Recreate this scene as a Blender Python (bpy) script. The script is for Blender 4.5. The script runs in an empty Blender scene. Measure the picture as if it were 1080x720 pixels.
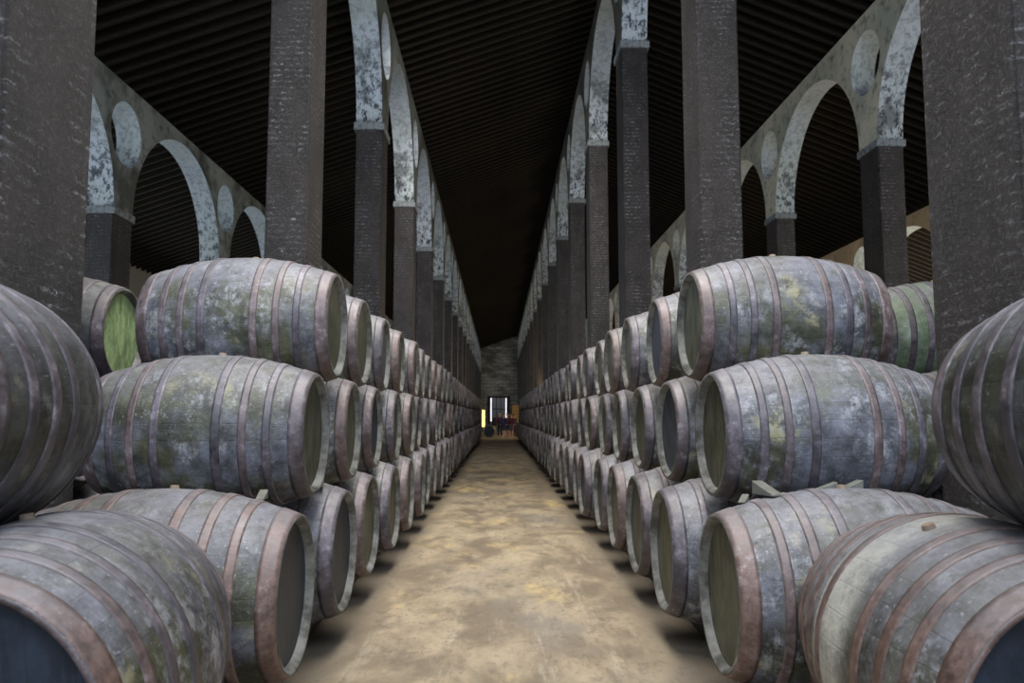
import bpy, bmesh, math, random
from mathutils import Vector, Matrix
R = math.radians
random.seed(7)
SC = bpy.context.scene
COL = SC.collection
EYE = 1.43                       # eye height above the floor

# ------------------------------------------------------------------ camera
cd = bpy.data.cameras.new('camera'); cam = bpy.data.objects.new('camera', cd); COL.objects.link(cam)
cd.sensor_width = 36.0; cd.lens = 850 / 1080 * 36.0
cd.clip_start = 0.05; cd.clip_end = 400
pitch = math.atan(78 / 850); yaw = math.atan(14 / 853.6)
cam.location = (0, 0, EYE)
cam.rotation_euler = (R(90) + pitch, 0, -yaw)
cd.dof.use_dof = True; cd.dof.focus_distance = 5.6; cd.dof.aperture_fstop = 3.6
SC.camera = cam

# ------------------------------------------------------------------ world and daylight
w = bpy.data.worlds.new('world'); SC.world = w; w.use_nodes = True
bg = w.node_tree.nodes['Background']; bg.inputs[0].default_value = (0.62, 0.78, 1.0, 1); bg.inputs[1].default_value = 1.0

def area(name, loc, target, sx, sy, power, color, spread=180):
    l = bpy.data.lights.new(name, 'AREA'); l.shape = 'RECTANGLE'; l.size = sx; l.size_y = sy
    l.energy = power; l.color = color; l.spread = R(spread)
    o = bpy.data.objects.new(name, l); COL.objects.link(o); o.location = loc
    o.rotation_euler = (Vector(target) - Vector(loc)).to_track_quat('-Z', 'Y').to_euler()
    return o
COOL = (0.80, 0.88, 1.0)
# daylight entering by the open front of the hall, behind the viewer
area('front_daylight', (0, -3.5, 9.4), (0, 8.5, 1.5), 14, 5, 1750, COOL)
# fill lamps added under the closed roof, above the field of view
area('roof_fill', (0.0, 8.0, 10.6), (0.0, 10.5, 0), 2.4, 13.0, 520, (1.0, 0.94, 0.85), 90)
area('roof_fill_onward', (0.0, 16.6, 10.8), (0.0, 34, 0), 3.2, 1.6, 150, (1.0, 0.93, 0.86), 80)
# the long window bands high in the two side walls
area('left_window_daylight', (-13.7, 58, 4.6), (0, 58, 0.5), 112, 1.6, 1900, (0.86, 0.95, 1.0))
area('right_window_daylight', (19.4, 58, 4.6), (3, 58, 1.0), 112, 1.6, 5000, (1.0, 0.86, 0.66))

vs = SC.view_settings
SC.display_settings.display_device = 'sRGB'
vs.view_transform = 'Standard'; vs.look = 'None'; vs.gamma = 1.0; vs.use_curve_mapping = False
vs.exposure = 0.36

# ------------------------------------------------------------------ helpers
def link(o, parent=None):
    COL.objects.link(o)
    if parent: o.parent = parent
    return o
def obj(name, bm, mats, parent=None, smooth=True):
    me = bpy.data.meshes.new(name); bm.to_mesh(me); bm.free()
    if not isinstance(mats, (list, tuple)): mats = [mats]
    for m in mats: me.materials.append(m)
    for p in me.polygons: p.use_smooth = smooth
    return link(bpy.data.objects.new(name, me), parent)
def tag(o, label=None, cat=None, group=None, kind=None):
    if label: o['label'] = label
    if cat: o['category'] = cat
    if group: o['group'] = group
    if kind: o['kind'] = kind
    return o
def empty(name, loc, rz=0.0):
    o = bpy.data.objects.new(name, None); o.location = loc; o.rotation_euler = (0, 0, rz)
    o.empty_display_size = 0.2
    return link(o)
def add_box(bm, x0, x1, y0, y1, z0, z1, mi=0):
    v = [bm.verts.new(p) for p in ((x0,y0,z0),(x1,y0,z0),(x1,y1,z0),(x0,y1,z0),(x0,y0,z1),(x1,y0,z1),(x1,y1,z1),(x0,y1,z1))]
    for f in ((0,3,2,1),(4,5,6,7),(0,1,5,4),(1,2,6,5),(2,3,7,6),(3,0,4,7)):
        fc = bm.faces.new([v[i] for i in f]); fc.material_index = mi
    return v
def bevel(bm, off, seg=2):
    bmesh.ops.bevel(bm, geom=list(bm.edges), offset=off, segments=seg, affect='EDGES', profile=0.5)
ONES = ['', 'first', 'second', 'third', 'fourth', 'fifth', 'sixth', 'seventh', 'eighth', 'ninth', 'tenth', 'eleventh', 'twelfth',
        'thirteenth', 'fourteenth', 'fifteenth', 'sixteenth', 'seventeenth', 'eighteenth', 'nineteenth']
def ordinal(n):
    if n < 20: return ONES[n]
    t, u = divmod(n, 10)
    return [None, None, 'twentieth', 'thirtieth', 'fortieth'][t] if u == 0 else ['', '', 'twenty', 'thirty', 'forty'][t] + '-' + ONES[u]

# ------------------------------------------------------------------ materials
class NT:
    def __init__(s, name):
        s.m = bpy.data.materials.new(name); s.m.use_nodes = True
        s.t = s.m.node_tree; s.b = s.t.nodes['Principled BSDF']
    def n(s, typ, **kw):
        nd = s.t.nodes.new(typ)
        for k, v in kw.items():
            if hasattr(nd, k) and not k.startswith('i_'): setattr(nd, k, v)
        return nd
    def put(s, sock, v):
        if hasattr(v, 'is_output') or isinstance(v, bpy.types.NodeSocket): s.t.links.new(v, sock)
        elif v is not None:
            if sock.type == 'RGBA' and len(v) == 3: v = (*v, 1)
            sock.default_value = v
    def math(s, op, a, b=None, clamp=False):
        nd = s.n('ShaderNodeMath', operation=op, use_clamp=clamp); s.put(nd.inputs[0], a)
        if b is not None: s.put(nd.inputs[1], b)
        return nd.outputs[0]
    def mix(s, f, a, b, mode='MIX'):
        nd = s.n('ShaderNodeMix', data_type='RGBA', blend_type=mode, clamp_factor=True)
        s.put(nd.inputs['Factor'], f); s.put(nd.inputs[6], a); s.put(nd.inputs[7], b)
        return nd.outputs[2]
    def smooth(s, v, a, b, lo=0.0, hi=1.0):
        nd = s.n('ShaderNodeMapRange', interpolation_type='SMOOTHSTEP')
        s.put(nd.inputs[0], v)
        for i, x in enumerate((a, b, lo, hi)): nd.inputs[i + 1].default_value = x
        return nd.outputs[0]
    def coord(s, kind='Object', scale=(1, 1, 1)):
        tc = s.n('ShaderNodeTexCoord'); o = tc.outputs[kind]
        if scale != (1, 1, 1):
            mp = s.n('ShaderNodeVectorMath', operation='MULTIPLY'); s.put(mp.inputs[0], o); mp.inputs[1].default_value = scale
            o = mp.outputs[0]
        return o
    def noise(s, vec, scale, detail=4, rough=0.55, w=None, dist=0.0):
        nd = s.n('ShaderNodeTexNoise', noise_dimensions='4D' if w is not None else '3D')
        s.put(nd.inputs['Vector'], vec); nd.inputs['Scale'].default_value = scale
        nd.inputs['Detail'].default_value = detail; nd.inputs['Roughness'].default_value = rough
        nd.inputs['Distortion'].default_value = dist
        if w is not None: s.put(nd.inputs['W'], w)
        return nd.outputs[0]
    def rand(s, k=1.0):
        return s.math('MULTIPLY', s.n('ShaderNodeObjectInfo').outputs['Random'], k)
    def bump(s, h, strength=0.4, dist=0.01):
        nd = s.n('ShaderNodeBump'); nd.inputs['Strength'].default_value = strength; nd.inputs['Distance'].default_value = dist
        s.put(nd.inputs['Height'], h); s.t.links.new(nd.outputs[0], s.b.inputs['Normal'])
    def out(s, color, rough=0.6, metal=0.0, spec=0.5):
        s.put(s.b.inputs['Base Color'], color); s.put(s.b.inputs['Roughness'], rough)
        s.b.inputs['Metallic'].default_value = metal; s.b.inputs['Specular IOR Level'].default_value = spec
        return s.m
def plain(name, col, rough=0.7, metal=0.0, emit=0.0):
    s = NT(name); n = s.noise(s.coord(), 18, 3)
    s.out(s.mix(s.smooth(n, .3, .7), tuple(c * .8 for c in col), tuple(min(1, c * 1.15) for c in col)), rough, metal)
    if emit:
        s.b.inputs['Emission Color'].default_value = (*col, 1); s.b.inputs['Emission Strength'].default_value = emit
    return s.m

def mat_stave(name='cask_staves', a=(0.046, 0.046, 0.024), b=(0.085, 0.087, 0.102), chalk=0.85, green=0.0, lowc=.535, belly=False):
    s = NT(name); co = s.coord(); rw = s.rand(37.0)
    sp = s.n('ShaderNodeSeparateXYZ'); s.put(sp.inputs[0], co)
    ang = s.math('MULTIPLY', s.math('ARCTAN2', sp.outputs[1], sp.outputs[2]), 30 / (2 * math.pi))
    ang = s.math('ADD', ang, s.math('MULTIPLY', s.noise(co, 1.3, 1, w=rw), .25))
    fr = s.math('FRACT', ang); idx = s.math('FLOOR', ang)
    seam = s.smooth(s.math('ABSOLUTE', s.math('SUBTRACT', fr, .5)), .46, .5)
    wn = s.n('ShaderNodeTexWhiteNoise', noise_dimensions='2D'); cb = s.n('ShaderNodeCombineXYZ')
    s.put(cb.inputs[0], idx); s.put(cb.inputs[1], rw); s.put(wn.inputs['Vector'], cb.outputs[0])
    big = s.noise(co, 2.4, 6, .65, w=rw)
    c = s.mix(s.smooth(big, .43, .57), a, b)
    c = s.mix(1.0, c, s.mix(wn.outputs[0], (0.82, 0.82, 0.80), (1.16, 1.16, 1.18)), 'MULTIPLY')
    grime = s.noise(co, 6.5, 8, .78, w=s.math('ADD', rw, 2.0))
    c = s.mix(1.0, c, s.mix(s.smooth(grime, .34, .66), (0.32, 0.32, 0.31), (1.85, 1.85, 1.9)), 'MULTIPLY')
    round_ = s.noise(s.coord(scale=(15, 3.2, 3.2)), 1.3, 6, .75, w=rw)     # weathering runs round the cask between the hoops
    zone = s.smooth(s.noise(co, 1.9, 3, .6, w=s.math('ADD', rw, 5.0)), .40, .53)
    patch = s.math('MULTIPLY', zone, s.smooth(s.noise(co, 7.5, 8, .8, w=s.math('ADD', rw, 5.0)), lowc - .045, lowc + .085))
    c = s.mix(s.math('MULTIPLY', s.math('MULTIPLY', patch, s.smooth(round_, .36, .60)), chalk), c, (0.36, 0.365, 0.385))
    if belly:                                                     # a broad limewashed band beside the middle of the cask
        band = s.math('MULTIPLY', s.smooth(sp.outputs[0], -.26, -.20), s.smooth(sp.outputs[0], .00, .13, 1.0, 0.0))
        c = s.mix(s.math('MULTIPLY', band, s.smooth(grime, .38, .54, .45, 1.0)), c, (0.50, 0.50, 0.45))
    gp = s.math('MULTIPLY', s.smooth(s.noise(co, 3.4, 3, .6, w=s.math('ADD', rw, 9.0)), .56, .66), s.smooth(grime, .48, .60))
    c = s.mix(s.math('MULTIPLY', gp, .5), c, (0.38, 0.34, 0.18))
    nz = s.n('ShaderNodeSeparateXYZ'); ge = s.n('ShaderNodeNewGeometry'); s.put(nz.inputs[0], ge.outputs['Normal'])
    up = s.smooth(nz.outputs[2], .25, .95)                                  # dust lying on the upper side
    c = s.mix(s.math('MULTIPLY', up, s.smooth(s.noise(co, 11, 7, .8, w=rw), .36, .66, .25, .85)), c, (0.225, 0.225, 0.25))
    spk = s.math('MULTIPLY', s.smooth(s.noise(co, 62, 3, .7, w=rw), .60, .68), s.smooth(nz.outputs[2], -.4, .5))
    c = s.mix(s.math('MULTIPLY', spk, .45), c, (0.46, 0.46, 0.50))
    if green:
        gr = s.smooth(s.noise(co, 3.0, 5, .6, w=rw), .30, .62)
        c = s.mix(s.math('MULTIPLY', gr, green), c, (0.13, 0.21, 0.10))
    c = s.mix(s.math('MULTIPLY', s.math('MULTIPLY', seam, s.smooth(grime, .4, .6)), .30), c, (0.03, 0.03, 0.028))
    fine = s.noise(s.coord(scale=(3, 22, 22)), 4, 4, .7, w=rw)
    h = s.math('SUBTRACT', s.math('ADD', s.math('MULTIPLY', fine, .4), s.math('MULTIPLY', s.noise(co, 34, 5, .75), .8)), s.math('MULTIPLY', seam, .16))
    s.bump(h, .6, .008)
    return s.out(c, s.smooth(grime, .3, .7, .62, .36), 0, .5)
def mat_hoop(name='cask_hoop_iron', red=.45):
    s = NT(name); co = s.coord(); rw = s.rand(53.0)
    n1 = s.noise(co, 3.4, 6, .7, w=rw); n2 = s.noise(co, 15, 7, .8, w=rw)
    c = s.mix(s.smooth(n1, .42, .58), (0.048, 0.043, 0.052), (0.104, 0.088, 0.102))
    c = s.mix(red if red > .5 else s.math('MULTIPLY', s.smooth(s.rand(), .35, .95), red), c, (0.150, 0.090, 0.068))
    c = s.mix(1.0, c, s.mix(s.smooth(n2, .34, .64), (0.5, 0.5, 0.5), (1.6, 1.6, 1.6)), 'MULTIPLY')
    c = s.mix(s.math('MULTIPLY', s.math('MULTIPLY', s.smooth(n2, .54, .62), s.smooth(n1, .45, .6)), .55), c, (0.34, 0.34, 0.38))
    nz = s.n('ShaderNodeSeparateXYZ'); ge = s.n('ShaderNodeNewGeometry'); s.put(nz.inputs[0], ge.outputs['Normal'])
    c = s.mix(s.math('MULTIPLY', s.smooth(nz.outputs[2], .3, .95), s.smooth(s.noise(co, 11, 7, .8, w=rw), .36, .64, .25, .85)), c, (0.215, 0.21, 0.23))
    s.bump(n2, .6, .004)
    return s.out(c, s.smooth(n2, .35, .6, .34, .6), .1, .6)
def mat_head(name='cask_head_boards', a=(0.062, 0.064, 0.040), b=(0.030, 0.038, 0.060), lift=None):
    s = NT(name); co = s.coord(); rw = s.rand(31.0)
    sp = s.n('ShaderNodeSeparateXYZ'); s.put(sp.inputs[0], co)
    q = s.math('MULTIPLY', sp.outputs[1], 9.0)
    seam = s.smooth(s.math('ABSOLUTE', s.math('SUBTRACT', s.math('FRACT', q), .5)), .46, .5)
    c = s.mix(s.smooth(s.rand(), .45, .9), a, b)
    n = s.noise(s.coord(scale=(1, 1.6, .8)), 6, 7, .75, w=rw)
    c = s.mix(1.0, c, s.mix(s.smooth(n, .36, .64), (0.6, 0.6, 0.6), (1.7, 1.7, 1.65)), 'MULTIPLY')
    drip = s.smooth(s.noise(s.coord(scale=(1, 26, 1.6)), 1.6, 4, .6, w=rw), .60, .70)
    c = s.mix(s.math('MULTIPLY', drip, .35), c, lift or (0.24, 0.22, 0.15))
    c = s.mix(s.math('MULTIPLY', seam, .35), c, (0.015, 0.015, 0.013))
    s.bump(s.math('SUBTRACT', s.noise(s.coord(scale=(1, 20, 2)), 3, 4), s.math('MULTIPLY', seam, .4)), .4, .005)
    return s.out(c, .5, 0, .4)
def mat_chime():
    s = NT('cask_chime_end_grain'); co = s.coord(); rw = s.rand(3.0)
    n = s.noise(co, 8, 5, .7, w=rw)
    return s.out(s.mix(s.smooth(n, .35, .65), (0.05, 0.05, 0.042), (0.21, 0.21, 0.20)), .7)
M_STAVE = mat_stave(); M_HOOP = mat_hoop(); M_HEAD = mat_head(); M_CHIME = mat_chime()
M_STAVE_GREEN = mat_stave('green_cask_staves', (0.07, 0.09, 0.05), (0.12, 0.14, 0.11), .8, .55)  # green blotches mixed over the stave colour
M_HEAD_GREEN = mat_head('green_cask_head', (0.19, 0.27, 0.12), (0.20, 0.28, 0.14), (0.6, 0.68, 0.5))
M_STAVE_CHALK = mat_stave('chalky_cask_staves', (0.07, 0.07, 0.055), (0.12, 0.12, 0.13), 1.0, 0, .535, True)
M_HEAD_NAVY = mat_head('dark_blue_cask_head', (0.013, 0.018, 0.028), (0.013, 0.018, 0.028), (0.06, 0.07, 0.09))
M_HEAD_OLIVE = mat_head('olive_cask_head', (0.062, 0.064, 0.042), (0.062, 0.064, 0.042))
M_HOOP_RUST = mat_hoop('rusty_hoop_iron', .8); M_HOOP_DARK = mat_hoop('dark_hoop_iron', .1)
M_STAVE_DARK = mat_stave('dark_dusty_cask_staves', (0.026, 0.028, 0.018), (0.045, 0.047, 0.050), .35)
M_CORK = plain('bung_wood', (0.24, 0.18, 0.13))
M_WEDGE = plain('wedge_wood', (0.13, 0.13, 0.11))
M_RAIL = plain('rail_wood', (0.04, 0.035, 0.03))

def mat_floor():
    s = NT('trodden_earth_floor'); co = s.coord(scale=(1, .5, 1))
    big = s.noise(co, .50, 6, .62); med = s.noise(co, 1.9, 7, .7, dist=.3); fine = s.noise(co, 20, 7, .75)
    c = s.mix(s.smooth(med, .38, .62), (0.195, 0.158, 0.112), (0.35, 0.285, 0.195))
    c = s.mix(s.math('MULTIPLY', s.math('MULTIPLY', s.smooth(s.noise(co, .85, 5, .65), .52, .64), s.smooth(med, .38, .6)), .8), c, (0.52, 0.39, 0.17))
    c = s.mix(s.math('MULTIPLY', s.smooth(big, .50, .64), .6), c, (0.20, 0.185, 0.165))
    c = s.mix(s.math('MULTIPLY', s.smooth(s.noise(s.coord(scale=(3.5, .45, 1)), 1.5, 7, .75), .54, .66), .45), c, (0.43, 0.38, 0.29))
    c = s.mix(s.math('MULTIPLY', s.smooth(s.noise(co, 4.5, 7, .8), .53, .62), .5), c, (0.13, 0.11, 0.085))
    c = s.mix(s.math('MULTIPLY', s.smooth(fine, .52, .66), .5), c, (0.12, 0.10, 0.075))
    sp = s.n('ShaderNodeSeparateXYZ'); s.put(sp.inputs[0], co)             # shade along the feet of the casks, painted into the earth
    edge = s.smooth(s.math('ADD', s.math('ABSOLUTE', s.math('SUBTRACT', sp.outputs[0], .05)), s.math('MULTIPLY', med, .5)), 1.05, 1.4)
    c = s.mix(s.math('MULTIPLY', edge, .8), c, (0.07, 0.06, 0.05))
    s.bump(s.math('ADD', fine, s.math('MULTIPLY', med, 2)), .4, .012)
    return s.out(c, s.smooth(med, .3, .7, .45, .75), 0, .4)
def mat_pillar():
    s = NT('dark_painted_brick'); co = s.coord(); rw = s.rand(17.)
    sp = s.n('ShaderNodeSeparateXYZ'); s.put(sp.inputs[0], co)
    n = s.noise(co, 2.2, 7, .7, w=rw); fine = s.noise(co, 38, 7, .8, w=rw)
    c = s.mix(s.smooth(n, .38, .62), (0.015, 0.0125, 0.012), (0.036, 0.030, 0.030))
    row = s.math('ABSOLUTE', s.math('SUBTRACT', s.math('FRACT', s.math('ADD', s.math('MULTIPLY', sp.outputs[2], 12.5), s.math('MULTIPLY', fine, .45))), .5))
    joint = s.smooth(row, .18, .40)                                       # brick courses showing through the dark coat
    dash = s.smooth(s.noise(s.coord(scale=(1, 1, 2.6)), 15, 6, .8, w=rw), .52, .60)
    zone = s.smooth(s.noise(s.coord(scale=(2.2, 2.2, .55)), 1.3, 4, .65, w=rw), .42, .62)
    c = s.mix(s.math('MULTIPLY', s.math('MULTIPLY', dash, joint), s.math('ADD', s.math('MULTIPLY', zone, .95), .04)), c, (0.36, 0.37, 0.41))
    chip = s.math('MULTIPLY', s.smooth(s.noise(co, 17, 4, .7, w=s.math('ADD', rw, 4.0)), .66, .70), zone)
    c = s.mix(chip, c, (0.62, 0.63, 0.68))
    c = s.mix(s.math('MULTIPLY', s.smooth(fine, .50, .64), .55), c, (0.15, 0.15, 0.165))
    h = s.math('SUBTRACT', s.math('MULTIPLY', fine, 1.6), s.math('MULTIPLY', s.math('MULTIPLY', joint, zone), .10))
    s.bump(h, 1.0, .022)
    return s.out(c, .5, 0, .5)
def mat_arcade(name, face_a, face_b, stain, seed=0.0):
    s = NT(name); co = s.coord()
    ge = s.n('ShaderNodeNewGeometry'); sp = s.n('ShaderNodeSeparateXYZ'); s.put(sp.inputs[0], ge.outputs['Normal'])
    side = s.smooth(s.math('ABSOLUTE', sp.outputs[0]), .6, .8)
    n1 = s.noise(co, .55, 6, .65, w=seed); n2 = s.noise(co, 3.2, 6, .75, w=seed + 3)
    face = s.mix(s.smooth(n1, .42, .60), face_a, face_b)
    face = s.mix(s.math('MULTIPLY', s.smooth(n2, .50, .64), stain), face, (0.05, 0.05, 0.042))
    # whitewashed undersides with black mould flecks, thicker towards the springing
    pz = s.n('ShaderNodeSeparateXYZ'); s.put(pz.inputs[0], co)
    low = s.smooth(pz.outputs[2], 0.1, 2.7, 1.0, 0.30)
    under = s.mix(s.smooth(n1, .35, .65), (0.50, 0.57, 0.55), (0.56, 0.62, 0.70))
    fl = s.noise(s.coord(scale=(1, 1, .55)), 9, 7, .8, w=seed + 1)
    soot = s.math('MULTIPLY', s.smooth(s.noise(co, 1.6, 5, .7, w=seed + 5), .50, .62), s.smooth(pz.outputs[2], 1.2, 2.1, .85, .2))
    under = s.mix(s.math('MULTIPLY', s.smooth(fl, .49, .56), low), under, (0.045, 0.05, 0.06))
    under = s.mix(s.math('MULTIPLY', soot, .8), under, (0.06, 0.065, 0.07))
    c = s.mix(side, under, face)
    s.bump(n2, .3, .02)
    return s.out(c, .8, 0, .3)
def mat_ceiling(name, a, b):
    s = NT(name); n = s.noise(s.coord(scale=(.6, 6, 6)), 4, 5, .7)
    return s.out(s.mix(s.smooth(n, .3, .7), a, b), .8, 0, .2)
M_FLOOR = mat_floor(); M_PILLAR = mat_pillar()
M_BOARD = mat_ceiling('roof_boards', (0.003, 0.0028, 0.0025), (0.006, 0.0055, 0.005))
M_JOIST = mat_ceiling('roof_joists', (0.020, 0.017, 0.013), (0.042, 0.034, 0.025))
M_CAP = NT('capital_plaster')
_n = M_CAP.noise(M_CAP.coord(), 11, 5, .75)
M_CAP = M_CAP.out(M_CAP.mix(M_CAP.smooth(_n, .42, .66), (0.26, 0.29, 0.30), (0.07, 0.075, 0.08)), .8)
def mat_endwall():
    s = NT('end_wall_stone'); co = s.coord(); sp = s.n('ShaderNodeSeparateXYZ'); s.put(sp.inputs[0], co)
    cv = s.n('ShaderNodeCombineXYZ'); s.put(cv.inputs[0], sp.outputs[0]); s.put(cv.inputs[1], sp.outputs[2])
    br = s.n('ShaderNodeTexBrick'); s.put(br.inputs['Vector'], cv.outputs[0]); br.inputs['Scale'].default_value = 1.0
    br.inputs['Brick Width'].default_value = 1.1; br.inputs['Row Height'].default_value = .5; br.inputs['Mortar Size'].default_value = .05
    br.inputs['Color1'].default_value = (.52, .52, .48, 1); br.inputs['Color2'].default_value = (.36, .36, .34, 1); br.inputs['Mortar'].default_value = (.25, .25, .23, 1)
    c = s.mix(s.math('MULTIPLY', s.smooth(s.noise(s.coord(scale=(.4, 1, 1.4)), 1.0, 6, .7), .42, .62), .75), br.outputs[0], (0.08, 0.08, 0.075))
    return s.out(c, .85, 0, .2)
M_END = mat_endwall()
M_SIDE = plain('side_wall_plaster', (0.30, 0.29, 0.26))

# ------------------------------------------------------------------ setting
FAR = 117.2                                                    # end wall
def struct(name, bm, m, smooth=False): return tag(obj(name, bm, m, None, smooth), kind='structure')
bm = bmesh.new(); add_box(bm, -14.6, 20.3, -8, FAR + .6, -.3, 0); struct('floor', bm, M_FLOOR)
bm = bmesh.new(); add_box(bm, -14.5, 20.2, FAR, FAR + .5, 0, 13.2); struct('wall_back', bm, M_END)
RIDGE_X, RIDGE_Z = 3.025, 11.65 + EYE
SL, SR = .353, .40
def roof_z(x): return RIDGE_Z - (SL * (RIDGE_X - x) if x < RIDGE_X else SR * (x - RIDGE_X))
zl, zr = roof_z(-14.0), roof_z(19.7)
bm = bmesh.new(); add_box(bm, -14.5, -14.0, -8, FAR, 0, 3.9); add_box(bm, -14.5, -14.0, -8, FAR, 5.5, zl + .5)
for k in range(18): add_box(bm, -14.5, -14.0, 1.6 + 6.6 * k, 3.0 + 6.6 * k, 3.9, 5.5)
add_box(bm, -14.5, -14.0, -8, 1.6, 3.9, 5.5)
struct('wall_left', bm, M_SIDE)
bm = bmesh.new(); add_box(bm, 19.7, 20.2, -8, FAR, 0, 3.9); add_box(bm, 19.7, 20.2, -8, FAR, 5.5, zr + .5)
for k in range(18): add_box(bm, 19.7, 20.2, 1.6 + 6.6 * k, 3.0 + 6.6 * k, 3.9, 5.5)
add_box(bm, 19.7, 20.2, -8, 1.6, 3.9, 5.5)
struct('wall_right', bm, M_SIDE)

# roof: two sloping boarded planes, each with its joists
def roof(name, xa, xb, hole):
    bm = bmesh.new()
    za, zb = roof_z(xa) + .2, roof_z(xb) + .2
    spans = [(-8, 0.0), (7.0, FAR)] if False else [(-8, FAR)]
    for y0, y1 in spans:
        v = [bm.verts.new(p) for p in ((xa,y0,za),(xb,y0,zb),(xb,y1,zb),(xa,y1,za),(xa,y0,za+.15),(xb,y0,zb+.15),(xb,y1,zb+.15),(xa,y1,za+.15))]
        for f in ((0,1,2,3),(7,6,5,4),(0,4,5,1),(1,5,6,2),(2,6,7,3),(3,7,4,0)): bm.faces.new([v[i] for i in f])
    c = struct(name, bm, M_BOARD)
    def joist_bm(bm, y):
        z0, z1 = roof_z(xa), roof_z(xb)
        v = [bm.verts.new(p) for p in ((xa,y,z0),(xb,y,z1),(xb,y+.09,z1),(xa,y+.09,z0),(xa,y,z0+.2),(xb,y,z1+.2),(xb,y+.09,z1+.2),(xa,y+.09,z0+.2))]
        for f in ((0,1,2,3),(7,6,5,4),(0,4,5,1),(1,5,6,2),(2,6,7,3),(3,7,4,0)): bm.faces.new([v[i] for i in f])
    n = 0; y = 8.0; ys = []
    while y < FAR - .3: ys.append(y); y += .45
    jb = bmesh.new(); joist_bm(jb, 0); first = obj('roof_joist', jb, M_JOIST, c, False); first.location.y = ys[0]
    for y in ys[1:100]:
        j = first.copy(); link(j, c); j.location.y = y
    jb = bmesh.new()
    for y in ys[100:]: joist_bm(jb, y)
    y = -7.5
    while y < 7.8: joist_bm(jb, y); y += .45
    r = obj('roof_joist', jb, M_JOIST, c, False); r['kind'] = 'stuff'
    return c
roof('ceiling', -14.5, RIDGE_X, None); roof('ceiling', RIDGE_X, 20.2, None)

# arcades: brick pillars with a plaster capital, carrying a whitewashed arched wall with round openings
Y0, BAY, PD, PW = 4.10, 6.60, 0.91, 0.57
def arcade(side, cx, spring, rise, mat, wall_label, pill_label, n0=-1, n1=17, group=None):
    zs = spring + EYE
    ys = [Y0 + BAY * n for n in range(n0, n1 + 1)]
    pts = []                                                      # outline in (y, z), then extruded across the wall
    xt = cx - PW/2 if cx < RIDGE_X - .2 else cx + PW/2
    top = min(roof_z(cx - PW/2), roof_z(cx + PW/2)) - .02 - zs
    half = (BAY - PD) / 2
    pts.append((ys[0], 0)); 
    for i, y in enumerate(ys):
        pts.append((y + PD, 0))
        if i < len(ys) - 1:
            for k in range(1, 28):
                a = math.pi * (1 - k / 28); pts.append((y + PD + half + half * math.cos(a), rise * math.sin(a)))
            pts.append((ys[i + 1], 0))
    pts += [(ys[-1] + PD, top), (ys[0], top)]
    cu = bpy.data.curves.new('arcade', 'CURVE'); cu.dimensions = '2D'; cu.fill_mode = 'BOTH'; cu.extrude = PW / 2
    clean = [pts[0]]
    for p in pts[1:]:
        if math.dist(p, clean[-1]) > 1e-5: clean.append(p)
    def spl(ps):
        sp = cu.splines.new('POLY'); sp.points.add(len(ps) - 1)
        for q, p in zip(sp.points, ps): q.co = (p[0], p[1], 0, 1)
        sp.use_cyclic_u = True
    spl(clean)
    orad = .73
    for i, y in enumerate(ys):
        zc = 1.95 if top > 2.9 else 1.75
        spl([(y + PD/2 + orad * math.cos(2*math.pi*k/28), zc + orad * math.sin(2*math.pi*k/28)) for k in range(28)])
    tmp = bpy.data.objects.new('tmp', cu); COL.objects.link(tmp)
    dg = bpy.context.evaluated_depsgraph_get(); me = bpy.data.meshes.new_from_object(tmp.evaluated_get(dg))
    bpy.data.objects.remove(tmp)
    me.transform(Matrix(((0, 0, 1, 0), (1, 0, 0, 0), (0, 1, 0, 0), (0, 0, 0, 1))))
    me.materials.clear(); me.materials.append(mat); me.name = 'arcade_wall'
    wl = link(bpy.data.objects.new('arcade_wall', me)); wl.location = (cx, 0, zs)
    b = bmesh.new(); b.from_mesh(me); bmesh.ops.recalc_face_normals(b, faces=b.faces); b.to_mesh(me); b.free()
    tag(wl, wall_label, 'arcade wall')
    # pillar
    bm = bmesh.new(); add_box(bm, -PW/2, PW/2, 0, PD, 0, zs - .02)
    bmesh.ops.bevel(bm, geom=[e for e in bm.edges if abs(e.verts[0].co.z - e.verts[1].co.z) > 1], offset=.02, segments=2, affect='EDGES')
    p0 = obj('pillar', bm, M_PILLAR, None, False)
    cb = bmesh.new(); add_box(cb, -PW/2 - .045, PW/2 + .045, -.045, PD + .045, -.17, 0.0)
    bevel(cb, .012, 1)
    c0 = obj('capital', cb, M_CAP, p0, False); c0.location.z = zs
    for i, y in enumerate(ys):
        if i == 0: p, c = p0, c0
        else:
            p = p0.copy(); link(p); c = c0.copy(); link(c, p)
        p.location = (cx, y, 0)
        n = i + n0 + 1
        where = 'just behind the viewpoint' if n == 0 else ordinal(n) + ' from the near end'
        tag(p, f'{pill_label}, {where}', 'pillar', group or f'pillars of the {side} arcade')
M_A_L1 = mat_arcade('arcade_plaster_left', (0.14, 0.16, 0.15), (0.045, 0.048, 0.042), .6, 1.0)
M_A_L2 = mat_arcade('arcade_plaster_far_left', (0.30, 0.34, 0.34), (0.09, 0.10, 0.09), .7, 4.0)
M_A_R1 = mat_arcade('arcade_plaster_right', (0.09, 0.09, 0.08), (0.20, 0.19, 0.16), .6, 2.0)
M_A_R2 = mat_arcade('arcade_plaster_far_right', (0.74, 0.68, 0.54), (0.50, 0.50, 0.41), .6, 7.0)
M_A_R3 = mat_arcade('arcade_plaster_outer_right', (0.78, 0.58, 0.36), (0.66, 0.50, 0.33), .3, 9.0)
arcade('left', -2.865, 6.43, 2.75, M_A_L1, 'mould-stained arched wall on dark pillars left of the central aisle', 'dark brick pillar of the arcade left of the central aisle')
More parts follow.
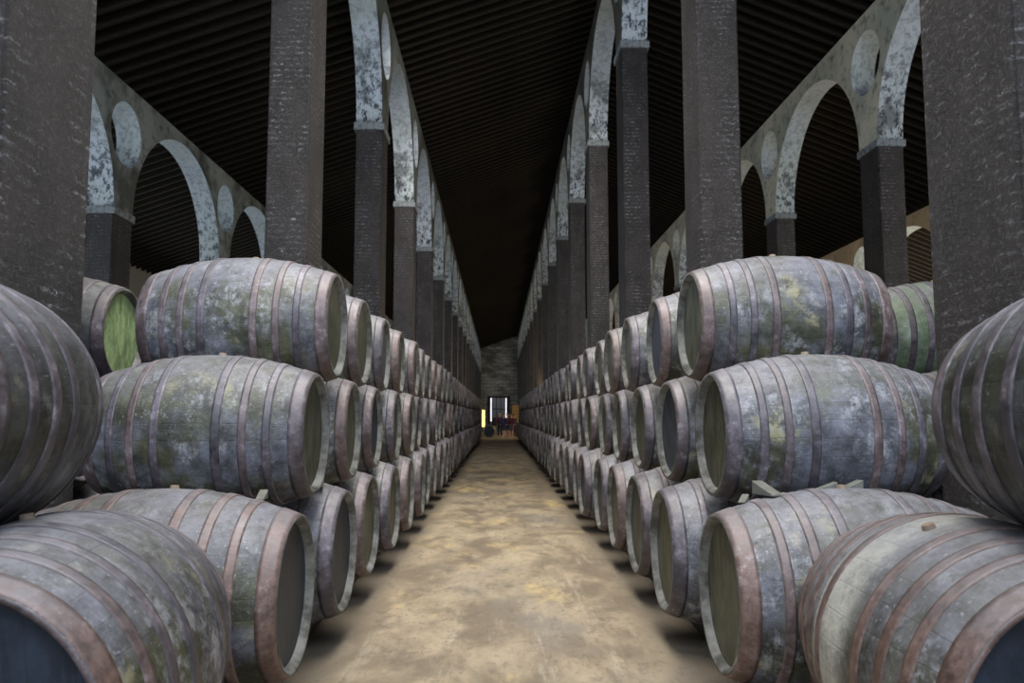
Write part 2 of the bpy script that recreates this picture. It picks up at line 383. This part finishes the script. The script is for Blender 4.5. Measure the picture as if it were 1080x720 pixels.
arcade('right', 3.025, 8.35, 2.75, M_A_R1, 'tall arched wall under the ridge right of the central aisle', 'tall dark brick pillar of the arcade right of the central aisle')
arcade('outer left', -8.655, 4.53, 2.62, M_A_L2, 'low whitewashed arched wall with round openings at the far left', 'short dark brick pillar of the low arcade at the far left', 0)
arcade('outer right', 8.70, 6.12, 2.72, M_A_R2, 'cream arched wall with round openings in the right-hand nave', 'dark brick pillar of the cream arcade in the right-hand nave', 0)
arcade('outermost right', 14.5, 4.1, 2.45, M_A_R3, 'pale ochre arched wall seen beyond the cream right-hand arcade', 'dark brick pillar of the outermost ochre arcade on the right', 1)

# ------------------------------------------------------------------ casks
def radius(x, L, Rb, Rr):
    t = abs(2 * x / L); return Rb - (Rb - Rr) * t ** 2
def ring(bm, x, r, N): return [bm.verts.new((x, r * math.sin(2*math.pi*k/N), r * math.cos(2*math.pi*k/N))) for k in range(N)]
def bridge(bm, a, b, mi=0):
    N = len(a)
    for k in range(N):
        f = bm.faces.new((a[k], a[(k+1) % N], b[(k+1) % N], b[k])); f.material_index = mi
def stave_bm(bm, L, Rb, Rr, N, rings, chime_mi=1):
    prof = [(-L/2 + .045, Rr - .036, 1), (-L/2 + .002, Rr - .016, 1), (-L/2, Rr, 1)]
    prof += [(-L/2 + L * i / rings, None, 0) for i in range(1, rings)]
    prof += [(L/2, Rr, 0), (L/2 - .002, Rr - .016, 1), (L/2 - .045, Rr - .036, 1)]
    prev = None
    for x, r, mi in prof:
        rr = radius(x, L, Rb, Rr) if r is None else r
        cur = ring(bm, x, rr, N)
        if prev: bridge(bm, prev, cur, chime_mi if mi else 0)
        prev = cur
def head_bm(bm, x, s, r, N, mi=0):
    v = ring(bm, x, r, N); f = bm.faces.new(v if s < 0 else v[::-1]); f.material_index = mi
    v2 = ring(bm, x - s * .025, r, N); bridge(bm, v, v2, mi)
def hoop_bm(bm, x0, x1, L, Rb, Rr, N, th=.005, mi=0):
    e = .0015; k = 4; outer = []; 
    xs = [x0 + (x1 - x0) * i / k for i in range(k + 1)]
    rs = [ring(bm, x0, radius(x0, L, Rb, Rr) - .002, N)] + [ring(bm, x, radius(x, L, Rb, Rr) + th, N) for x in xs] + [ring(bm, x1, radius(x1, L, Rb, Rr) - .002, N)]
    for a, b in zip(rs, rs[1:]): bridge(bm, a, b, mi)
HOOPS = [(.000, .066), (.135, .172), (.235, .272), (.345, .385)]
def hoop_spans(L):
    out = []
    for a, b in HOOPS: out += [(L/2 - b*L, L/2 - a*L - .003), (-L/2 + a*L + .003, -L/2 + b*L)]
    return out
def fix(bm): bmesh.ops.recalc_face_normals(bm, faces=bm.faces)
def make_cask(L, Rb, Rr, staves=M_STAVE, head=M_HEAD, hoop=M_HOOP, chime=M_CHIME, endhoop=False):
    root = empty('cask', (0, 0, 0))
    b = bmesh.new(); stave_bm(b, L, Rb, Rr, 72, 22); fix(b); obj('staves', b, [staves, chime], root)
    for s in (1, -1):
        b = bmesh.new(); head_bm(b, s * (L/2 - .042), s, Rr - .030, 72); fix(b); obj('head', b, head, root, False)
    for i, (x0, x1) in enumerate(hoop_spans(L)):
        b = bmesh.new(); hoop_bm(b, x0, x1, L, Rb, Rr, 72); fix(b); obj('hoop', b, M_HOOP_RUST if i == 0 and endhoop else hoop, root)
    b = bmesh.new(); bmesh.ops.create_cone(b, cap_ends=True, segments=16, radius1=.024, radius2=.020, depth=.024,
                                           matrix=Matrix.Translation((0.03, 0, Rb + .004))); obj('bung', b, M_CORK, root, False)
    return root
def make_far_cask(L, Rb, Rr):
    b = bmesh.new(); stave_bm(b, L, Rb, Rr, 32, 10, 2)
    for s in (1, -1): head_bm(b, s * (L/2 - .042), s, Rr - .030, 32, 3)
    for x0, x1 in hoop_spans(L): hoop_bm(b, x0, x1, L, Rb, Rr, 32, mi=1)
    fix(b); return obj('cask', b, [M_STAVE, M_HOOP, M_CHIME, M_HEAD])
SMALL = (1.20, .455, .34); BIG = (1.30, .50, .37)
proto = {}
MATSETS = {'green': (M_STAVE_GREEN, M_HEAD, M_HOOP_DARK), 'green head': (M_STAVE_DARK, M_HEAD_GREEN, M_HOOP_DARK),
           'dark': (M_STAVE_DARK, M_HEAD, M_HOOP_DARK, M_HOOP_DARK), 'brown': (M_STAVE, M_HEAD_NAVY, M_HOOP, M_HOOP, True),
           'chalk': (M_STAVE_CHALK, M_HEAD_NAVY, M_HOOP_RUST, M_HOOP_RUST), 'olive': (M_STAVE, M_HEAD_OLIVE, M_HOOP), 'rust': (M_STAVE, M_HEAD_OLIVE, M_HOOP, M_CHIME, True), 'black head': (M_STAVE, M_HEAD_NAVY, M_HOOP), 'rust and black': (M_STAVE, M_HEAD_NAVY, M_HOOP_RUST)}
FIRST = {('left', 'middle', 1): 'olive', ('left', 'top', 1): 'olive', ('right', 'middle', 1): 'olive', ('right', 'top', 1): 'olive', ('left', 'bottom', 1): 'rust and black', ('right', 'bottom', 1): 'rust', ('left', 'middle', 3): 'black head', ('left', 'bottom', 2): 'black head'}
def place(kind, loc, yaw, roll, label, group, mats=None, dims=None):
    key = (kind, mats, dims)
    L, Rb, Rr = dims or (BIG if 'big' in kind else SMALL)
    first = key not in proto
    if first:
        if 'far' in kind: proto[key] = make_far_cask(L, Rb, Rr)
        else: proto[key] = make_cask(L, Rb, Rr, *MATSETS.get(mats, ()))
    src = proto[key]
    if first: o = src
    else:
        o = src.copy(); link(o)
        for ch in list(src.children):
            c = ch.copy(); COL.objects.link(c); c.parent = o
    o.location = (loc[0], loc[1], loc[2] + EYE)
    o.rotation_mode = 'XYZ'; o.rotation_euler = (roll, 0, yaw)
    tag(o, label, 'cask', group)
    return o

TIERS = {                       # tier: head x on the left / right, axis height, first y on the left / right, kind
    'bottom': (-.97, 1.06, -.855, 4.00, 3.98, 'big'),
    'middle': (-1.05, 1.20, -.105, 4.72, 4.60, 'small'),
    'top':    (-1.076, 1.25, .595, 5.39, 5.27, 'small')}
LOOK = {('left','bottom',1): 'streaky grey cask with orange-rusted hoops and black head', ('left','middle',1): 'purple-grey cask with olive head and chalky streaks',
        ('left','top',1): 'olive-patched cask with a small bung', ('right','bottom',1): 'grey cask with wide orange end hoop',
        ('right','middle',1): 'violet-hooped cask with pale scuffed belly', ('right','top',1): 'dusty grey cask with olive head'}
STEP = 1.245
casks = {}
for side in ('left', 'right'):
    for tier, (hl, hr, z, yl, yr, kind) in TIERS.items():
        hx, y = (hl, yl) if side == 'left' else (hr, yr)
        n = 0
        while y < 48.5:
            n += 1
            L = (BIG if kind == 'big' else SMALL)[0]
            j = 0 if n == 1 else 1
            dx = random.uniform(-.03, .03) * j; dy = random.uniform(-.012, .012) * j; dyaw = R(random.uniform(-1.3, 1.3)) * j
            cx = hx + (-1 if side == 'left' else 1) * (L/2) + dx
            yaw = (0 if side == 'left' else math.pi) + dyaw
            look = LOOK.get((side, tier, n), 'weathered oak cask')
            lab = f'{look}, {side} rows, {tier} tier, {ordinal(n)} from near end' if n > 1 else f'{look}, nearest one of the {side} {tier} tier'
            k = kind if y < 20 else 'far ' + kind
            casks[(side, tier, n)] = place(k, (cx, y + dy, z), yaw, R(random.uniform(-14, 14)) * (1 if n > 1 else .3), lab, f'casks stacked three high on the {side} of the aisle', FIRST.get((side, tier, n)))
            y += STEP
# casks laid lengthwise at the near ends of the stacks
G = 'casks lying lengthwise at the near ends of the stacks'
D = (1.263, .50, .41)
place('near', (-1.414, 2.632, -.818), R(-90) + .097, R(8), 'blurred brown-hooped cask lying lengthwise in the bottom left corner', G, 'brown', (1.263, .50, .41))
place('near', (-1.868, 2.739, .023), R(-90) + .261, R(-6), 'dark blurred cask lying lengthwise above, cut off by the left edge', G, 'dark', (1.34, .455, .34))
place('near', (1.628, 2.766, -.85), R(-90) - .063, R(20), 'blurred chalk-whitened cask with rust-red hoops in the bottom right corner', G, 'chalk', (1.307, .50, .41))
place('near', (1.929, 2.181, .005), R(-90) + .108, R(-20), 'dark dusty cask lying lengthwise above, cut off by the right edge', G, 'dark', (1.34, .455, .34))
# casks of the rows backing onto these, seen beyond the first pillars
for side, s, xh, yb in (('left', -1, -2.70, 6.0), ('right', 1, 2.80, 6.25)):
    g = f'casks backing onto the {side} stack'
    place('small', (xh + s * .67, yb, .595), 0 if s < 0 else math.pi, 0, ('dark cask with a light green head, beside the first left pillar' if s < 0 else 'green cask behind the top right cask, beside the first right pillar'), g, 'green head' if s < 0 else 'green')
    for k, yy in enumerate((yb - .49, yb + .65)):  # middle and bottom back casks get dark staves, standing in for shade
        place('small', (xh + s * .67, yy, -.105), 0 if s < 0 else math.pi, .2, f'dark cask in the {side} back row, middle tier, {ordinal(k+1)} from near end', g, 'dark')
    for k, yy in enumerate((yb - .02, yb + 1.25)):
        place('big', (xh + s * .69, yy, -.87), 0 if s < 0 else math.pi, .1, f'dark cask low in the {side} back row, bottom tier, {ordinal(k+1)} from near end', g, 'dark')

# timber rails the bottom casks lie on
for side, xs in (('left', (-1.28, -2.05)), ('right', (1.38, 2.14))):
    for k, x in enumerate(xs):
        bm = bmesh.new(); add_box(bm, -.05, .05, 1.9, 49, 0, .11); bevel(bm, .01, 1)
        o = obj('timber_rail', bm, M_RAIL, None, False); o.location.x = x
        tag(o, f'long dark timber rail under the {side} bottom casks, ' + ('nearer the aisle' if k == 0 else 'farther from the aisle'), 'rail', 'timber rails under the casks')

# small wooden wedges on top of the nearest bottom casks
def wedge(x, y, z, rz, s, label):
    bm = bmesh.new(); v = [bm.verts.new(p) for p in ((-.09,-.035,-.02),(.09,-.035,-.02),(.09,.035,-.02),(-.09,.035,-.02),(.09,-.035,.055),(.09,.035,.055),(-.09,-.035,-.008),(-.09,.035,-.008))]
    for f in ((0,3,2,1),(0,1,4,6),(2,3,7,5),(1,2,5,4),(6,4,5,7),(0,6,7,3)): bm.faces.new([v[i] for i in f])
    fix(bm); bevel(bm, .004, 1)
    o = obj('wooden_wedge', bm, M_WEDGE, None, False); o.location = (x, y, z + EYE); o.rotation_euler = (0, 0, rz); o.scale = (s, s, s)
    tag(o, label, 'wedge', 'wooden wedges between the casks')
wedge(1.33, 4.02, -.375, R(110), .9, 'pale wooden wedge on the nearest right bottom cask, closest to aisle')
wedge(1.62, 4.02, -.36, R(5), .6, 'flat wooden wedge in the middle of the nearest right bottom cask')
wedge(1.76, 4.06, -.36, R(15), .7, 'wooden wedge farther back on the nearest right bottom cask')
wedge(-1.12, 5.12, -.43, R(100), .7, 'small wooden wedge on the second left bottom cask by its head')
wedge(-1.20, 4.16, -.41, R(95), .6, 'small wooden wedge on the nearest left bottom cask by its head')
wedge(1.22, 4.05, -.42, R(60), .5, 'small dark wooden wedge at the rim of the nearest right bottom cask')

# ------------------------------------------------------------------ the far end of the aisle
M_GLOW = plain('lit_yellow_panel', (1.0, 0.62, 0.18), .6, 0, 2.2)  # glow in the material stands in for lamplight falling on the panel
M_DAY = plain('daylight_gap', (0.95, 0.93, 1.0), .6, 0, 1.0)
M_GLASS = plain('dim_glass', (0.07, 0.08, 0.11), .2, 0, .12)
M_FRAME = plain('dark_door_timber', (0.03, 0.018, 0.015))
M_SCREEN = plain('ochre_screen', (0.50, 0.27, 0.09))
M_STEP = plain('pale_stone_kerb', (0.42, 0.34, 0.18))
XD = -.02                                              # door centre
bm = bmesh.new()
for x0, x1 in ((-1.6, -1.22), (1.22, 1.6)): add_box(bm, XD + x0, XD + x1, FAR - .12, FAR, 0, 4.15)
add_box(bm, XD - 1.6, XD + 1.6, FAR - .12, FAR, 4.0, 4.25)
door = struct('door_1', bm, M_FRAME)
bm = bmesh.new(); add_box(bm, XD - .98, XD + .98, FAR - .05, FAR - .01, 1.0, 3.95); obj('glass', bm, M_GLASS, door, False)
for x0, x1 in ((-1.16, -1.0), (1.0, 1.16)):
    bm = bmesh.new(); add_box(bm, XD + x0, XD + x1, FAR - .05, FAR - .01, .6, 3.95); obj('side_light', bm, M_DAY, door, False)
bm = bmesh.new()
for x in (-.98, -.35, .27, .90): add_box(bm, XD + x, XD + x + .10, FAR - .12, FAR - .05, 0, 4.0)
for z in (1.0, 2.3): add_box(bm, XD - .98, XD + .98, FAR - .13, FAR - .05, z, z + .12)
add_box(bm, XD - .98, XD + .98, FAR - .11, FAR - .04, 0, 1.0)
obj('glazing_bars', bm, M_FRAME, door, False)

bm = bmesh.new(); add_box(bm, -2.4, 2.5, 50.2, 50.6, 0, .05); bevel(bm, .01, 1)
tag(obj('kerb', bm, M_STEP, None, False), 'pale kerb crossing the aisle floor at the end of the cask rows', 'kerb')
def screen(name, x0, x1, z0, z1, y, m, label, cat):
    root = empty(name, ((x0 + x1) / 2, y, 0)); w_ = (x1 - x0) / 2
    bm = bmesh.new(); add_box(bm, -w_ - .06, -w_, -.05, .05, 0, z1 + .06); add_box(bm, w_, w_ + .06, -.05, .05, 0, z1 + .06); add_box(bm, -w_, w_, -.05, .05, z1, z1 + .06); add_box(bm, -w_, w_, -.05, .05, 0, z0)
    obj('frame', bm, M_FRAME, root, False)
    bm = bmesh.new(); add_box(bm, -w_, w_, -.02, .02, z0, z1); obj('panel', bm, m, root, False)
    tag(root, label, cat)
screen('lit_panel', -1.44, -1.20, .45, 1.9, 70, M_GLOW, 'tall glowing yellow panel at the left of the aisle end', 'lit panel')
screen('wooden_screen', 1.15, 1.75, .5, 2.35, 70, M_SCREEN, 'ochre wooden screen lit warm at the right of the aisle end', 'screen')
place('far small', (-.62, 53.6, -EYE + .43), R(-90), 0, 'lone cask standing end-on on the floor at the aisle end, left of the visitors', 'lone cask at the aisle end', None, (1.0, .43, .33))
# warm lamps of the tasting area beyond the stacks
def lamp(name, x, y, z, power, label):
    root = empty(name, (x, y, z))
    bm = bmesh.new(); bmesh.ops.create_uvsphere(bm, u_segments=16, v_segments=10, radius=.10); obj('bulb', bm, plain('bulb_glow', (1.0, .7, .35), .5, 0, 6.0), root)
    bm = bmesh.new(); bmesh.ops.create_cone(bm, cap_ends=False, segments=20, radius1=.26, radius2=.06, depth=.2, matrix=Matrix.Translation((0, 0, .12))); obj('shade', bm, M_FRAME, root)
    bm = bmesh.new(); add_box(bm, -.008, .008, -.008, .008, .2, roof_z(x) - z + .19); obj('cord', bm, M_FRAME, root, False)
    l = bpy.data.lights.new('warm_lamp', 'POINT'); l.energy = power; l.color = (1.0, .58, .25); l.shadow_soft_size = .15
    lo = bpy.data.objects.new('warm_lamp', l); link(lo, root); lo.location = (0, 0, -.18)
    tag(root, label, 'lamp', 'hanging lamps beyond the stacks')
lamp('hanging_lamp', 4.6, 56, 3.2, 420, 'warm hanging lamp behind the pillars on the right of the aisle end')
lamp('hanging_lamp', -4.6, 62, 3.2, 110, 'warm hanging lamp behind the pillars on the left of the aisle end')

# visitors
def skin(name, verts, edges, radii, mat, parent, sub=2):
    me = bpy.data.meshes.new(name); me.from_pydata(verts, edges, []); me.materials.append(mat)
    o = link(bpy.data.objects.new(name, me), parent)
    o.modifiers.new('skin', 'SKIN').use_smooth_shade = True; sv = me.skin_vertices[0].data
    for i, r in enumerate(radii): sv[i].radius = (r, r) if not isinstance(r, tuple) else r
    sv[0].use_root = True
    s = o.modifiers.new('sub', 'SUBSURF'); s.levels = sub; s.render_levels = sub
    for p in me.polygons: p.use_smooth = True
    return o
M_SKIN = plain('skin', (0.62, 0.36, 0.25)); 
def person(x, y, rz, h, top, bottom, hair, shorts, label, stride=.1, bend=.06):
    root = empty('person', (x, y, 0), rz); k = h / 1.7
    V = []; E = []; Rr = []
    def v(p, r, par=None):
        V.append(tuple(c * k for c in p)); Rr.append((r[0]*k, r[1]*k) if isinstance(r, tuple) else r * k)
        if par is not None: E.append((par, len(V) - 1))
        return len(V) - 1
    pel = v((0, 0, .93), (.15, .11)); wa = v((0, 0, 1.10), (.13, .10), pel); ch = v((0, 0, 1.27), (.15, .11), wa); uc = v((0, 0, 1.37), (.11, .09), ch)
    nk = v((0, 0, 1.435), .052, uc); nt = v((0, -.005, 1.485), .050, nk); hd = v((0, -.02, 1.545), .076, nt); ht = v((0, -.01, 1.62), .088, hd); v((0, 0, 1.675), .062, ht)
    v((0, -.115, 1.575), .014, hd)                                                   # nose
    legs = []; arms = []
    for s in (-1, 1):
        hip = v((s * .09, 0, .86), .085, pel); kn = v((s * .10, -s * stride * .5 - .02, .48), .055, hip)
        an = v((s * .10, -s * stride, .09), .038, kn); toe = v((s * .11, -s * stride - .14, .035), .032, an); legs.append((hip, kn, an))
        sh = v((s * .175, 0, 1.36), .058, ch); el = v((s * .235, .03, 1.11), .04, sh); wr = v((s * .22, -bend * .8, .93 + bend * .35), .028, el)
        pa = v((s * .215, -bend * .8 - .05, .90 + bend * .38), .03, wr)
        for q in range(4): v((s * (.20 + .012 * q), -bend * .8 - .12 + .006 * abs(q - 1.5), .87 + bend * .4), .009, pa)
        v((s * .18, -bend * .8 - .07, .90 + bend * .38), .010, pa)
        arms.append((sh, el, wr))
    skin('body', V, E, Rr, M_SKIN, root)
    def sub(ids, chain, grow, name, mat, extra=None):
        idx = {}; vs = []; rs = []
        for i in ids:
            idx[i] = len(vs); vs.append(V[i]); r = Rr[i]; rs.append((r[0] + grow, r[1] + grow) if isinstance(r, tuple) else r + grow)
        skin(name, vs, [(idx[a], idx[b]) for a, b in chain], rs, mat, root)
    sub([ch, uc, wa, pel, *arms[0], *arms[1]], [(ch, uc), (ch, wa), (wa, pel), (ch, arms[0][0]), (arms[0][0], arms[0][1]), (arms[0][1], arms[0][2]), (ch, arms[1][0]), (arms[1][0], arms[1][1]), (arms[1][1], arms[1][2])], .026, 'shirt', top)
    ids = [pel, wa, legs[0][0], legs[0][1], legs[1][0], legs[1][1]]; chn = [(pel, wa), (pel, legs[0][0]), (legs[0][0], legs[0][1]), (pel, legs[1][0]), (legs[1][0], legs[1][1])]
    if not shorts:
        ids += [legs[0][2], legs[1][2]]; chn += [(legs[0][1], legs[0][2]), (legs[1][1], legs[1][2])]
    sub(ids, chn, .018, 'shorts' if shorts else 'trousers', bottom)
    for e in (-1, 1):
        bm = bmesh.new(); bmesh.ops.create_uvsphere(bm, u_segments=8, v_segments=6, radius=.011 * k, matrix=Matrix.Translation((e * .032 * k, -.088 * k, 1.60 * k))); obj('eye', bm, black, root)
    bm = bmesh.new(); bmesh.ops.create_uvsphere(bm, u_segments=16, v_segments=10, radius=.094 * k, matrix=Matrix.Translation((0, .022 * k, 1.645 * k)) @ Matrix.Scale(1.08, 4, (0, 0, 1)))
    obj('hair', bm, hair, root)
    tag(root, label, 'person', 'visitors standing at the aisle end')
navy = plain('navy_cloth', (0.03, 0.035, 0.09)); maroon = plain('maroon_cloth', (0.12, 0.015, 0.03)); black = plain('black_cloth', (0.015, 0.015, 0.02))
purple = plain('purple_cloth', (0.07, 0.04, 0.12)); hb = plain('brown_hair', (0.10, 0.05, 0.025)); hy = plain('fair_hair', (0.42, 0.24, 0.09)); grey = plain('grey_cloth', (0.10, 0.10, 0.12))
person(.08, 53.2, R(10), 1.58, maroon, black, hy, False, 'fair-haired visitor in a maroon top, leftmost of the group at the aisle end')
person(.33, 52.6, R(-20), 1.52, navy, navy, hb, True, 'visitor in a navy top and shorts, second from left in the group', .16)
person(.58, 53.4, R(15), 1.55, purple, black, hb, True, 'visitor in a purple top with bare legs, middle of the group')
person(.82, 52.7, R(-5), 1.50, maroon, grey, hb, True, 'visitor in a maroon top and grey shorts, second from right in the group', .14)
person(1.02, 53.5, R(30), 1.50, black, maroon, hb, False, 'visitor in black with maroon trousers, rightmost of the group')
